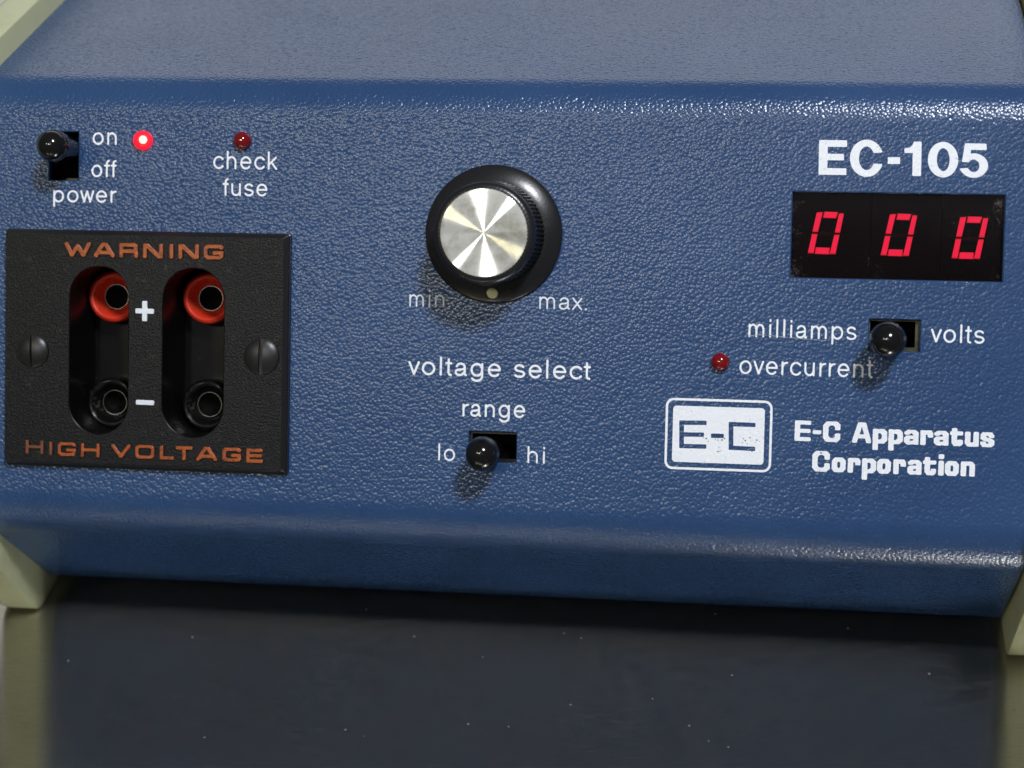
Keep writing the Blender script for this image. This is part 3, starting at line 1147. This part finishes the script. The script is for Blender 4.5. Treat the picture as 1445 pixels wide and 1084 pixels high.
def logo():
    def q(x, y):
        return at(920 + x / 2.752, 430 + y / 2.752)
    a, b = q(51, 506), q(466, 506)
    t, bt = q(258, 367), q(258, 645)
    u0, u1, v1, v0 = a[0], b[0], t[1], bt[1]
    st = 0.50
    frame = [('G', [rounded_rect_loop(u0, v0, u1, v1, 1.7), rounded_rect_loop(u0 + st, v0 + st, u1 - st, v1 - st, 1.2)], 0)]
    a, b = q(80, 506), q(436, 506)
    t, bt = q(258, 397), q(258, 616)
    plate = [('G', [rounded_rect_loop(a[0], bt[1], b[0], t[1], .7)], 0)]
    h = 1.30 * 1.0
    pw = 9 / 2.752 * PX
    ph = 8.5 / 2.752 * PX

    def ln(pts):
        return ('L', [q(*p) for p in pts], pw, ph, 6)
    cut = [ln([(203, 459), (115, 458), (115, 549), (202, 551)]), ln([(115, 504), (193, 505)]),
           ln([(238, 509), (270, 510)]),
           ln([(393, 467), (307, 464), (307, 556), (392, 560)])]
    loops = shape_loops(frame, h=.07, rough=.03, seed=4) + shape_loops(plate, cut, h=.06, rough=.03, seed=5)
    # chipped spots showing brown
    return loops


lg = link('printed_emblem', fill_mesh(logo(), [PRINT], z=PRINT_W), unit, PANEL_MAT)
lg['label'] = 'white framed emblem with letters knocked out in blue'
CHIP = mat_plain('brown_stain', (0.16, 0.11, 0.08), 0.7)
chips = []
rs = random.Random(5)
for x, y, s in ((211, 520, 4), (218, 530, 3), (200, 517, 2.5), (246, 524, 3), (256, 526, 3), (272, 525, 5), (282, 520, 4), (256, 570, 4), (265, 568, 2.5),
                (356, 520, 3), (363, 528, 4), (352, 536, 3), (381, 516, 4), (407, 526, 4), (403, 535, 2.5), (370, 540, 3), (154, 413, 2.5), (418, 531, 2),
                (388, 570, 3), (49, 560, 3)):
    c = at(920 + x / 2.752, 430 + y / 2.752)
    r = s / 2.752 * PX * 1.0
    n = 9
    chips.append([(c[0] + r * rs.uniform(.5, 1.2) * math.cos(2 * math.pi * k / n), c[1] + r * rs.uniform(.4, .9) * math.sin(2 * math.pi * k / n)) for k in range(n)])
for x, y, s in ((425, 428, 14), (745, 455, 12), (350, 72, 6)):
    c = at(1100 + x / 7.225, 580 + y / 7.225)
    r = s / 7.225 * PX
    chips.append([(c[0] + r * rs.uniform(.6, 1.3) * math.cos(2 * math.pi * k / 9), c[1] + r * rs.uniform(.3, .7) * math.sin(2 * math.pi * k / 9)) for k in range(9)])
ck = link('stain', fill_mesh(chips, [CHIP], z=PRINT_W + .03), unit, PANEL_MAT)
ck['label'] = 'brown specks where the print is chipped'

SCUFF = mat_plain('pale_scratch', (0.22, 0.26, 0.36), 0.5)
sp = [at(x, y) for x, y in ((1057, 473.5), (1075, 472.5), (1100, 475), (1130, 478), (1150, 479.5), (1166, 481))]
link('scratch', fill_mesh(shape_loops([('L', sp, .07, .07, 2)], h=.05, rough=.09, seed=2), [SCUFF], z=PRINT_W + .03), unit, PANEL_MAT)['label'] = 'fine pale scratch across the word milliamps'

# ---------------------------------------------------------------- terminal plate
def px_rect_uv(x0, y0, x1, y1, w):
    a, b = at(x0, (y0 + y1) / 2, w), at(x1, (y0 + y1) / 2, w)
    c, d = at((x0 + x1) / 2, y1, w), at((x0 + x1) / 2, y0, w)
    return a[0], c[1], b[0], d[1]


PT = 2.6
pu0, pv0, pu1, pv1 = -111.75, -20.95, -48.2, 30.75


def stadium(cx, cy, r, half, n=20):
    return arc(cx, cy + half, r, r, 0, 180, n) + arc(cx, cy - half, r, r, 180, 360, n)


s1 = px_rect_uv(96.8, 374.5, 181.8, 613.5, PT)
s2 = px_rect_uv(228.0, 377, 316.6, 618.5, PT)
SL = []
for s in (s1, s2):
    r = (s[2] - s[0]) / 2
    SL.append(((s[0] + s[2]) / 2, (s[1] + s[3]) / 2, r, (s[3] - s[1]) / 2 - r))


def plate_mesh():
    vs, fs, mi = [], [], []
    # face with slots, from a filled outline (flat), then bevels and walls by hand
    ins = 1.15
    top = fill_mesh([rounded_rect_loop(pu0 + .35, pv0 + ins, pu1 - ins, pv1 - 1.0, .25, 3)] + [stadium(*s) for s in SL], [PLATE, PLATE_EDGE, WELL], z=PT)
    bm = bmesh.new()
    bm.from_mesh(top)

    def ring(loop_list, flags, mat):
        prev = None
        for pts, w in loop_list:
            cur = [bm.verts.new((x * MM, y * MM, w * MM)) for x, y in pts]
            if prev:
                n = len(cur)
                for k in range(n):
                    f = bm.faces.new((prev[k], prev[(k + 1) % n], cur[(k + 1) % n], cur[k]))
                    f.material_index = mat
                    f.smooth = flags
            prev = cur
    ring([(rounded_rect_loop(pu0 + .35, pv0 + ins, pu1 - ins, pv1 - 1.0, .25, 3), PT),
          (rounded_rect_loop(pu0 + .15, pv0 + .55, pu1 - .25, pv1 - .2, .5, 3), PT - .75),
          (rounded_rect_loop(pu0 + .1, pv0 + .5, pu1 - .2, pv1 - .15, .5, 3), PT - 1.5),
          (rounded_rect_loop(pu0, pv0, pu1, pv1, .6, 3), PT - 1.6),
          (rounded_rect_loop(pu0, pv0, pu1, pv1, .6, 3), 0.01)], False, 1)
    for cx, cy, r, half in SL:
        n0 = 20
        ring([(stadium(cx, cy, r, half), PT), (stadium(cx, cy, r - .18, half), PT - .12), (stadium(cx, cy, r - .25, half), PT - .5),
              (stadium(cx, cy, r - .3, half), -13.0)], True, 2)
    me = bpy.data.meshes.new('plate')
    bmesh.ops.remove_doubles(bm, verts=bm.verts, dist=1e-6)
    bmesh.ops.recalc_face_normals(bm, faces=bm.faces)
    bm.to_mesh(me)
    bm.free()
    for m in (PLATE, PLATE_EDGE, WELL):
        me.materials.append(m)
    me.set_sharp_from_angle(angle=math.radians(25))
    return me


plate = link('terminal_plate', plate_mesh(), unit, PANEL_MAT)
# normals: recalc may face the sheet inwards
if sum(p.normal.z * p.area for p in plate.data.polygons) < 0:
    plate.data.flip_normals()
plate['label'] = 'black grained warning plate with two slots over the terminals'

floor_me = mesh_from([(-106, -22, -13.05), (-52, -22, -13.05), (-52, 32, -13.05), (-106, 32, -13.05)], [(0, 1, 2, 3)], mats=[WELL])
link('terminal_block', floor_me, unit, PANEL_MAT)['label'] = 'black block at the bottom of the slots'

# screws
def screw_mesh(r, slot_w, ang):
    # round head with a real slot: dome cut by a groove, built on a polar/cartesian grid
    n = 46
    vs, fs, idx = [], [], {}
    hgt = 1.5

    def z(x, y):
        rr = math.hypot(x, y) / r
        h = hgt * math.sqrt(max(0, 1 - .86 * rr * rr)) - hgt * math.sqrt(.14)
        h = max(h, 0)
        c, s = math.cos(ang), math.sin(ang)
        d = abs(x * c + y * s)
        if d < slot_w / 2:
            h = min(h, -.2)
        return h + .45
    rows = []
    # cartesian strips perpendicular to the slot for crisp walls
    c, s = math.cos(ang), math.sin(ang)
    ds = sorted(set([-r + 2 * r * i / 30 for i in range(31)] + [-slot_w / 2 - .001, -slot_w / 2 + .001, slot_w / 2 - .001, slot_w / 2 + .001]))
    ds = [max(-r * .9995, min(r * .9995, d)) for d in ds]
    for d in ds:
        hh = math.sqrt(max(r * r - d * d, 1e-6))
        row = []
        for k in range(25):
            e = -hh + 2 * hh * k / 24
            x, y = d * c - e * s, d * s + e * c
            row.append(len(vs))
            vs.append((x, y, z(x * .9999, y * .9999)))
        rows.append(row)
    for a, b in zip(rows[:-1], rows[1:]):
        for k in range(24):
            fs.append((a[k], b[k], b[k + 1], a[k + 1]))
    # rim wall
    base = len(vs)
    m = 72
    for w in (.46, -.05):
        for k in range(m):
            t = 2 * math.pi * k / m
            vs.append((r * math.cos(t), r * math.sin(t), w))
    for k in range(m):
        fs.append((base + k, base + m + k, base + m + (k + 1) % m, base + (k + 1) % m))
    me = mesh_from(vs, fs, 'screw', [SCREW], smooth=True)
    me.set_sharp_from_angle(angle=math.radians(38))
    return me


for (px, py), r, sw, a, lab in (((46.5, 495.5), 3.6, .5, 0.02, 'left screw with a thin dark slot'), ((369.5, 503), 3.85, .95, -0.03, 'right screw with a wide slot')):
    u, v = at(px, py, PT)
    o = link('screw', screw_mesh(r, sw, a), plate, panel_at(u, v, PT))
    o['label'] = lab

# raised orange letters, one by one
def raised_letter(ch, x0, x1, ya, yb_, cap, pen, mat, hgt=.42):
    a, b = at(x0, ya, PT + .4), at(x1, yb_, PT + .4)
    hw = pen * PX
    if ch == 'I':
        m_ = (a[0] + b[0]) / 2
        xa, xb = m_ - hw, m_ + hw
    else:
        xa, xb = a[0], b[0]
    H = cap * PX - 2 * hw
    prims = []
    for st in WIDE[ch]:
        prims.append(('L', [(xa + hw + x * (xb - xa - 2 * hw), a[1] + (b[1] - a[1]) * x + hw + y * H) for x, y in st], hw, hw * .92, 3))
    loops = shape_loops(prims, h=.07, rough=.06, seed=int(x0))
    me = fill_mesh(loops, [mat, PLATE_EDGE], extrude=hgt / 2, bevel=.16, z=PT + hgt / 2 - .05, res=2)
    for p in me.polygons:
        p.use_smooth = True
        if abs(p.normal.z) < .15:
            p.material_index = 1
    me.set_sharp_from_angle(angle=math.radians(50))
    o = link('raised_letter', me, plate, PANEL_MAT)
    return o


def zl3(x):      # zoom of region [80,330], 5.78 per px
    return 80 + x / 5.78


for ch, a, b, y in (('W', 64, 278, 190), ('A', 302, 474, 194), ('R', 510, 664, 198), ('N', 702, 868, 203), ('I', 917, 953, 205), ('N', 990, 1160, 208), ('G', 1197, 1360, 212)):
    yy = 330 + y / 5.78
    raised_letter(ch, zl3(a), zl3(b), yy - .1, yy + .3, 21.8, 3.05, ORANGE)
for ch, a, b, y, m in (('H', 115, 298, 222, ORANGE_FADED), ('I', 352, 392, 235, ORANGE_FADED), ('G', 443, 628, 244, ORANGE), ('H', 680, 870, 254, ORANGE),
                       ('V', 988, 1185, 264, ORANGE), ('O', 1233, 1428, 272, ORANGE)):
    yy = 610 + y / 7.225
    raised_letter(ch, 20 + a / 7.225, 20 + b / 7.225, yy - .3, yy + .4, 20.2, 2.45, m)
for ch, a, b, y in (('L', 165, 297, 256), ('T', 313, 470, 262), ('A', 505, 697, 268), ('G', 745, 922, 276), ('E', 968, 1122, 286)):
    yy = 610 + y / 6.568
    raised_letter(ch, 200 + a / 6.568, 200 + b / 6.568, yy - .3, yy + .3, 20.8, 2.75, ORANGE)

# plus and minus
def sign_mesh(prims):
    loops = shape_loops(prims, h=.06, rough=.03, seed=3)
    me = fill_mesh(loops, [WHITE], extrude=.22, bevel=.1, z=PT + .18)
    for p in me.polygons:
        p.use_smooth = True
    me.set_sharp_from_angle(angle=math.radians(50))
    return me


pc = at(204.2, 439.2, PT + .3)
mc = at(204.6, 568.2, PT + .3)
link('plus_sign', sign_mesh([('L', [(pc[0] - 1.5, pc[1] + .02), (pc[0] + 1.5, pc[1] - .02)], .55, .55, 6), ('L', [(pc[0], pc[1] - 1.65), (pc[0], pc[1] + 1.65)], .55, .55, 6)]), plate, PANEL_MAT)
link('minus_sign', sign_mesh([('L', [(mc[0] - 1.5, mc[1] + .02), (mc[0] + 1.5, mc[1] - .02)], .52, .52, 6)]), plate, PANEL_MAT)

# sockets in the slots
sock_prof = [(5.75, -13.0), (5.75, -8.9), (5.62, -8.35), (5.30, -7.95), (4.85, -7.80), (4.45, -7.92), (4.15, -8.3), (3.75, -9.4), (3.2, -10.4), (2.95, -10.8), (2.86, -11.2), (2.86, -12.9)]
slv_prof = [(2.84, -12.9), (2.84, -10.75), (2.78, -10.62), (2.68, -10.62), (2.60, -10.75), (2.58, -12.95)]


def socket(px, py, mat, label):
    u, v = at(px, py, -8)
    o = link('socket', lathe(sock_prof, 56, [mat]), unit, panel_at(u, v, 0))
    o['label'] = label
    link('metal_sleeve', lathe(slv_prof, 48, [NICKEL]), o, panel_at(u, v, 0))
    hole = lathe([(2.57, -12.9), (0, -12.9)], 32, [DARK])
    link('socket_bore', hole, o, panel_at(u, v, 0))


socket(159.3, 419.0, RED, 'red positive socket in the left slot')
socket(292.8, 421.3, RED, 'red positive socket in the right slot')
socket(156.5, 569.0, SOCKET_BLACK, 'black negative socket in the left slot')
socket(291.0, 572.0, SOCKET_BLACK, 'black negative socket in the right slot')

# ---------------------------------------------------------------- control knob
ku, kv = at(697.5, 330.5)
knob_prof = [(13.9, .15), (14.45, .35), (14.55, 0.95), (14.45, 1.2), (14.2, 1.42), (13.6, 1.78), (12.8, 2.18), (12.0, 2.5), (11.3, 2.72), (10.9, 2.8)]
knob_me = lathe(knob_prof, 128, [KNOB])
knob = link('voltage_knob', knob_me, unit, panel_at(ku, kv, 0))
knob['label'] = 'round black knob with a spun metal cap, set in the middle'
# knurled waist
nk = 72 * 4


def wob(k, i):
    return 0.0 if k in (0, 5, 6, 7, 8) else (-.26 if (i % 4) in (2, 3) else .12)


grip = lathe([(10.9, 2.5), (10.95, 3.0), (10.85, 5.5), (10.62, 9.5), (10.55, 12.0), (10.55, 12.5), (10.45, 13.6), (10.15, 14.2), (9.5, 14.55), (9.12, 14.6), (9.08, 14.35), (0, 14.3)], nk, [KNOB], wobble=wob, sharp=40)
link('knurled_grip', grip, knob, panel_at(ku, kv, 0))
cap_me = lathe([(9.02, 14.3), (9.02, 14.52), (8.93, 14.62), (8.8, 14.64), (8.0, 14.645), (5.0, 14.65), (2.0, 14.655), (0, 14.657)], 128, [CAP], sharp=30)
link('metal_cap', cap_me, knob, panel_at(ku, kv, 0))
du, dv = at(694.6, 413.5, 2.2)
dot = lathe([(1.28, -.6), (1.28, .12), (1.18, .26), (.8, .36), (0, .42)], 28, [IVORY])
dm = panel_at(du, dv, 2.05, rx=math.radians(24))
link('pointer_dot', dot, knob, dm)


# ---------------------------------------------------------------- toggle switches
lever_prof = [(2.6, -6), (2.75, -1), (3.05, 2.5), (3.42, 6.4), (3.60, 7.9), (3.62, 8.35), (3.56, 8.6), (3.47, 8.75)] + \
    [(3.46 * math.cos(math.radians(a)), 8.9 + 3.46 * math.sin(math.radians(a))) for a in (0, 10, 20, 30, 40, 50, 60, 70, 78, 85, 90)]
lever_prof[-1] = (0, 8.9 + 3.46)
LEVER = lathe(lever_prof, 64, [BALL], sharp=55)


def frame_mesh(h, w, bx, by, mat, notch=False):
    """metal frame lying a little below the cut-out, with an opening in the middle"""
    u0, v0, u1, v1 = h
    cx0, cy0, cx1, cy1 = u0 + bx[0], v0 + by[0], u1 - bx[1], v1 - by[1]
    e = 1.0
    add = [('G', [[(u0 - e, v0 - e), (u1 + e, v0 - e), (u1 + e, v1 + e), (u0 - e, v1 + e)]], 0)]
    sub = [('G', [[(cx0, cy0), (cx1, cy0), (cx1, cy1), (cx0, cy1)]], 0.12)]
    loops = shape_loops(add, sub, h=.09)
    return fill_mesh(loops, [mat], extrude=.25, bevel=.0, z=w)


def backing_mesh(h, w=-7.0):
    u0, v0, u1, v1 = h
    e = 1.2
    vs = [(u0 - e, v0 - e, w), (u1 + e, v0 - e, w), (u1 + e, v1 + e, w), (u0 - e, v1 + e, w),
          (u0 - e, v0 - e, -1.45), (u1 + e, v0 - e, -1.45), (u1 + e, v1 + e, -1.45), (u0 - e, v1 + e, -1.45)]
    return mesh_from(vs, [(0, 1, 2, 3), (0, 4, 5, 1), (1, 5, 6, 2), (2, 6, 7, 3), (3, 7, 4, 0)], mats=[DARK])


def toggle(h, ball_px, base_px, frame_mat, bx, by, scale, label):
    body = link('toggle_switch', backing_mesh(h), unit, PANEL_MAT)
    body['label'] = label
    if frame_mat:
        link('switch_frame', frame_mesh(h, -1.75, bx, by, frame_mat), body, PANEL_MAT)
    hb = 8.9 * scale
    bu, bv = at(*ball_px, hb)
    su, sv = at(*base_px)
    # lever axis from (su,sv,0) to (bu,bv,hb)
    d = Vector((bu - su, bv - sv, hb)).normalized()
    rot = Vector((0, 0, 1)).rotation_difference(d).to_matrix().to_4x4()
    mw = PANEL_MAT @ Matrix.Translation((su * MM, sv * MM, 0)) @ rot @ Matrix.Scale(scale, 4)
    link('lever', LEVER, body, mw)
    return body


toggle(H_POWER, (74.0, 205.5), (96, 210), None, (0, 0), (0, 0), .95, 'power switch with its lever pushed up to on')
strip = H_POWER
su0 = (strip[0] + strip[2]) / 2 - .1
link('switch_frame', mesh_from([(su0, strip[1] + .25, -1.5), (strip[2] - .2, strip[1] + .25, -1.5), (strip[2] - .2, strip[1] + .75, -2.2), (su0, strip[1] + .75, -2.2),
                                (su0, strip[1] + .25, -2.6), (strip[2] - .2, strip[1] + .25, -2.6)],
                               [(0, 1, 2, 3), (0, 4, 5, 1), (3, 2, 5, 4)], mats=[BRASS_BRIGHT]), bpy.data.objects['toggle_switch'], PANEL_MAT)
toggle(H_RANGE, (680.0, 640.5), (689, 637), PLATE_EDGE, (.9, .5), (1.1, .9), 1.0, 'range switch with its lever at lo, below the knob')
toggle(H_METER, (1252.5, 480.0), (1256, 478), BRASS, (.6, 1.25), (1.15, .75), 1.02, 'meter switch with its lever at milliamps and a brass frame')


# ---------------------------------------------------------------- indicator lamps
def indicator(px, py, r, mat, label, lit=False):
    u, v = at(px, py, .9)
    prof = [(r * 1.0, -.6), (r * 1.0, .45)] + [(r * math.cos(math.radians(a)), .45 + r * .92 * math.sin(math.radians(a))) for a in (12, 24, 36, 48, 60, 70, 80)] + [(0, .45 + r * .92)]
    o = link('indicator_lamp', lathe(prof, 40, [mat], sharp=0), unit, panel_at(u, v, 0))
    o['label'] = label
    if lit:
        glow = lathe([(0, -.3), (1.35, -.3), (1.42, .3), (1.3, .75), (.9, 1.05), (.4, 1.15), (0, 1.17)], 32, [GLOW], sharp=0)
        link('lamp_glow', glow, o, panel_at(u + .12, v + .02, .1))
        die = lathe([(0, 0), (.7, .0), (.90, .2), (.88, .4), (.5, .52), (0, .56)], 24, [DIE], sharp=0)
        link('lamp_die', die, o, panel_at(u + .32, v + .1, 1.0))
    return o


indicator(200.6, 198.0, 2.08, LED_ON, 'glowing red lamp beside the power switch', True)
indicator(341.2, 198.6, 1.95, LED_OFF, 'unlit dark red lamp above check fuse')
indicator(1016.3, 511.0, 1.95, LED_OFF, 'unlit red lamp beside overcurrent')

# ---------------------------------------------------------------- digital display
hu0, hv0, hu1, hv1 = H_DISP
DW = -2.6
disp = link('digital_display', mesh_from(
    [(hu0 - 1, hv0 - 1, DW - .4), (hu1 + 1, hv0 - 1, DW - .4), (hu1 + 1, hv1 + 1, DW - .4), (hu0 - 1, hv1 + 1, DW - .4)], [(0, 1, 2, 3)], mats=[DARK]), unit, PANEL_MAT)
disp['label'] = 'red digital display reading 000'
# three digit modules with narrow seams
m1 = at(1090 + 566 / 4.07, 330, DW)[0]
m2 = at(1090 + 970 / 4.07, 330, DW)[0]


def box(u0, v0, w0, u1, v1, w1, mats):
    vs = [(u0, v0, w0), (u1, v0, w0), (u1, v1, w0), (u0, v1, w0), (u0, v0, w1), (u1, v0, w1), (u1, v1, w1), (u0, v1, w1)]
    me = mesh_from(vs, [(0, 3, 2, 1), (4, 5, 6, 7), (0, 1, 5, 4), (1, 2, 6, 5), (2, 3, 7, 6), (3, 0, 4, 7)], mats=mats)
    return me


def bevel_me(me, w=.12, seg=2):
    bm = bmesh.new()
    bm.from_mesh(me)
    bmesh.ops.bevel(bm, geom=list(bm.edges), offset=w * MM, segments=seg, affect='EDGES', profile=.6)
    bm.to_mesh(me)
    bm.free()
    return me


e = .04
for a, b in ((hu0 - .6, m1 - e), (m1 + e, m2 - e), (m2 + e, hu1 + .6)):
    link('digit_module', bevel_me(box(a, hv0 - .6, DW - .35, b, hv1 + .6, DW, [MODULE]), .07), disp, PANEL_MAT)
fl = link('filter_pane', bevel_me(box(hu0 - .2, hv0 - .2, -1.9, hu1 + .2, hv1 + .2, -1.45, [FILTER]), .05, 1), disp, PANEL_MAT)
fl['label'] = 'smoked clear filter over the digits'


def quad_inset(P, d):
    c = np.mean(np.array(P), axis=0)
    return [tuple(np.array(p) + (c - np.array(p)) / np.linalg.norm(c - np.array(p)) * d) for p in P]


def digit(TLp, TRp, BLp, BRp):
    w = DW + .02
    TLq, TRq, BLq, BRq = [np.array(at(1090 + x / 4.07, 180 + y / 4.07, w)) for x, y in (TLp, TRp, BLp, BRp)]

    def P(s, t):           # s across 0..1, t down 0..1
        a = TLq + (TRq - TLq) * s
        b = BLq + (BRq - BLq) * s
        return a + (b - a) * t
    sw, sh = .22, .16
    g = .02
    segs = [
        [(0, .015), (sw, .0), (sw - .02, .485), (0, .485)],
        [(0, .53), (sw - .02, .53), (sw - .01, 1.0), (0, 1.0)],
        [(1 - sw + .04, .015), (1, .015), (1, .485), (1 - sw + .03, .485)],
        [(1 - sw + .03, .53), (1, .53), (1, 1.0), (1 - sw + .01, 1.0)],
        [(sw + .05, -.01), (1 - sw + .0, -.01), (1 - sw - .03, sh - .02), (sw + .05, sh - .02)],
        [(sw + .02, 1 - sh + .01), (1 - sw - .03, 1 - sh + .01), (1 - sw - .0, 1.01), (sw + .03, 1.01)],
    ]
    segs.append([(sw + .04, .47), (1 - sw - .01, .47), (1 - sw - .01, .55), (sw + .04, .55)])      # the unlit bar
    for kk, sg in enumerate(segs):
        pts = [tuple(P(*q)) for q in sg]
        pts = [(x, y) for x, y in pts]
        inn = quad_inset(pts, .24 if kk < 6 else .1)
        vs = [(x, y, w - .03) for x, y in pts] + [(x, y, w) for x, y in pts] + [(x, y, w + .012) for x, y in inn]
        fs = [(4, 5, 9, 8), (5, 6, 10, 9), (6, 7, 11, 10), (7, 4, 8, 11), (8, 9, 10, 11), (0, 1, 5, 4), (1, 2, 6, 5), (2, 3, 7, 6), (3, 0, 4, 7)]
        me = mesh_from(vs, fs, mats=[DIGIT, DIGIT_HOT] if kk < 6 else [UNLIT, UNLIT])
        me.polygons[4].material_index = 1
        if me.polygons[4].normal.z < 0:
            me.flip_normals()
        link('digit_segment', me, disp, PANEL_MAT)


digit((255, 484), (412, 490), (203, 722), (362, 728))
digit((676, 495), (833, 501), (621, 734), (783, 739))
digit((1079, 512), (1241, 517), (1029, 751), (1191, 755))

# ---------------------------------------------------------------- render settings
S.cycles.use_denoising = True
S.cycles.max_bounces = 8
S.cycles.transparent_max_bounces = 8
S.cycles.sample_clamp_indirect = 20
S.cycles.blur_glossy = 0
S.cycles.caustics_reflective = True
S.cycles.caustics_refractive = False
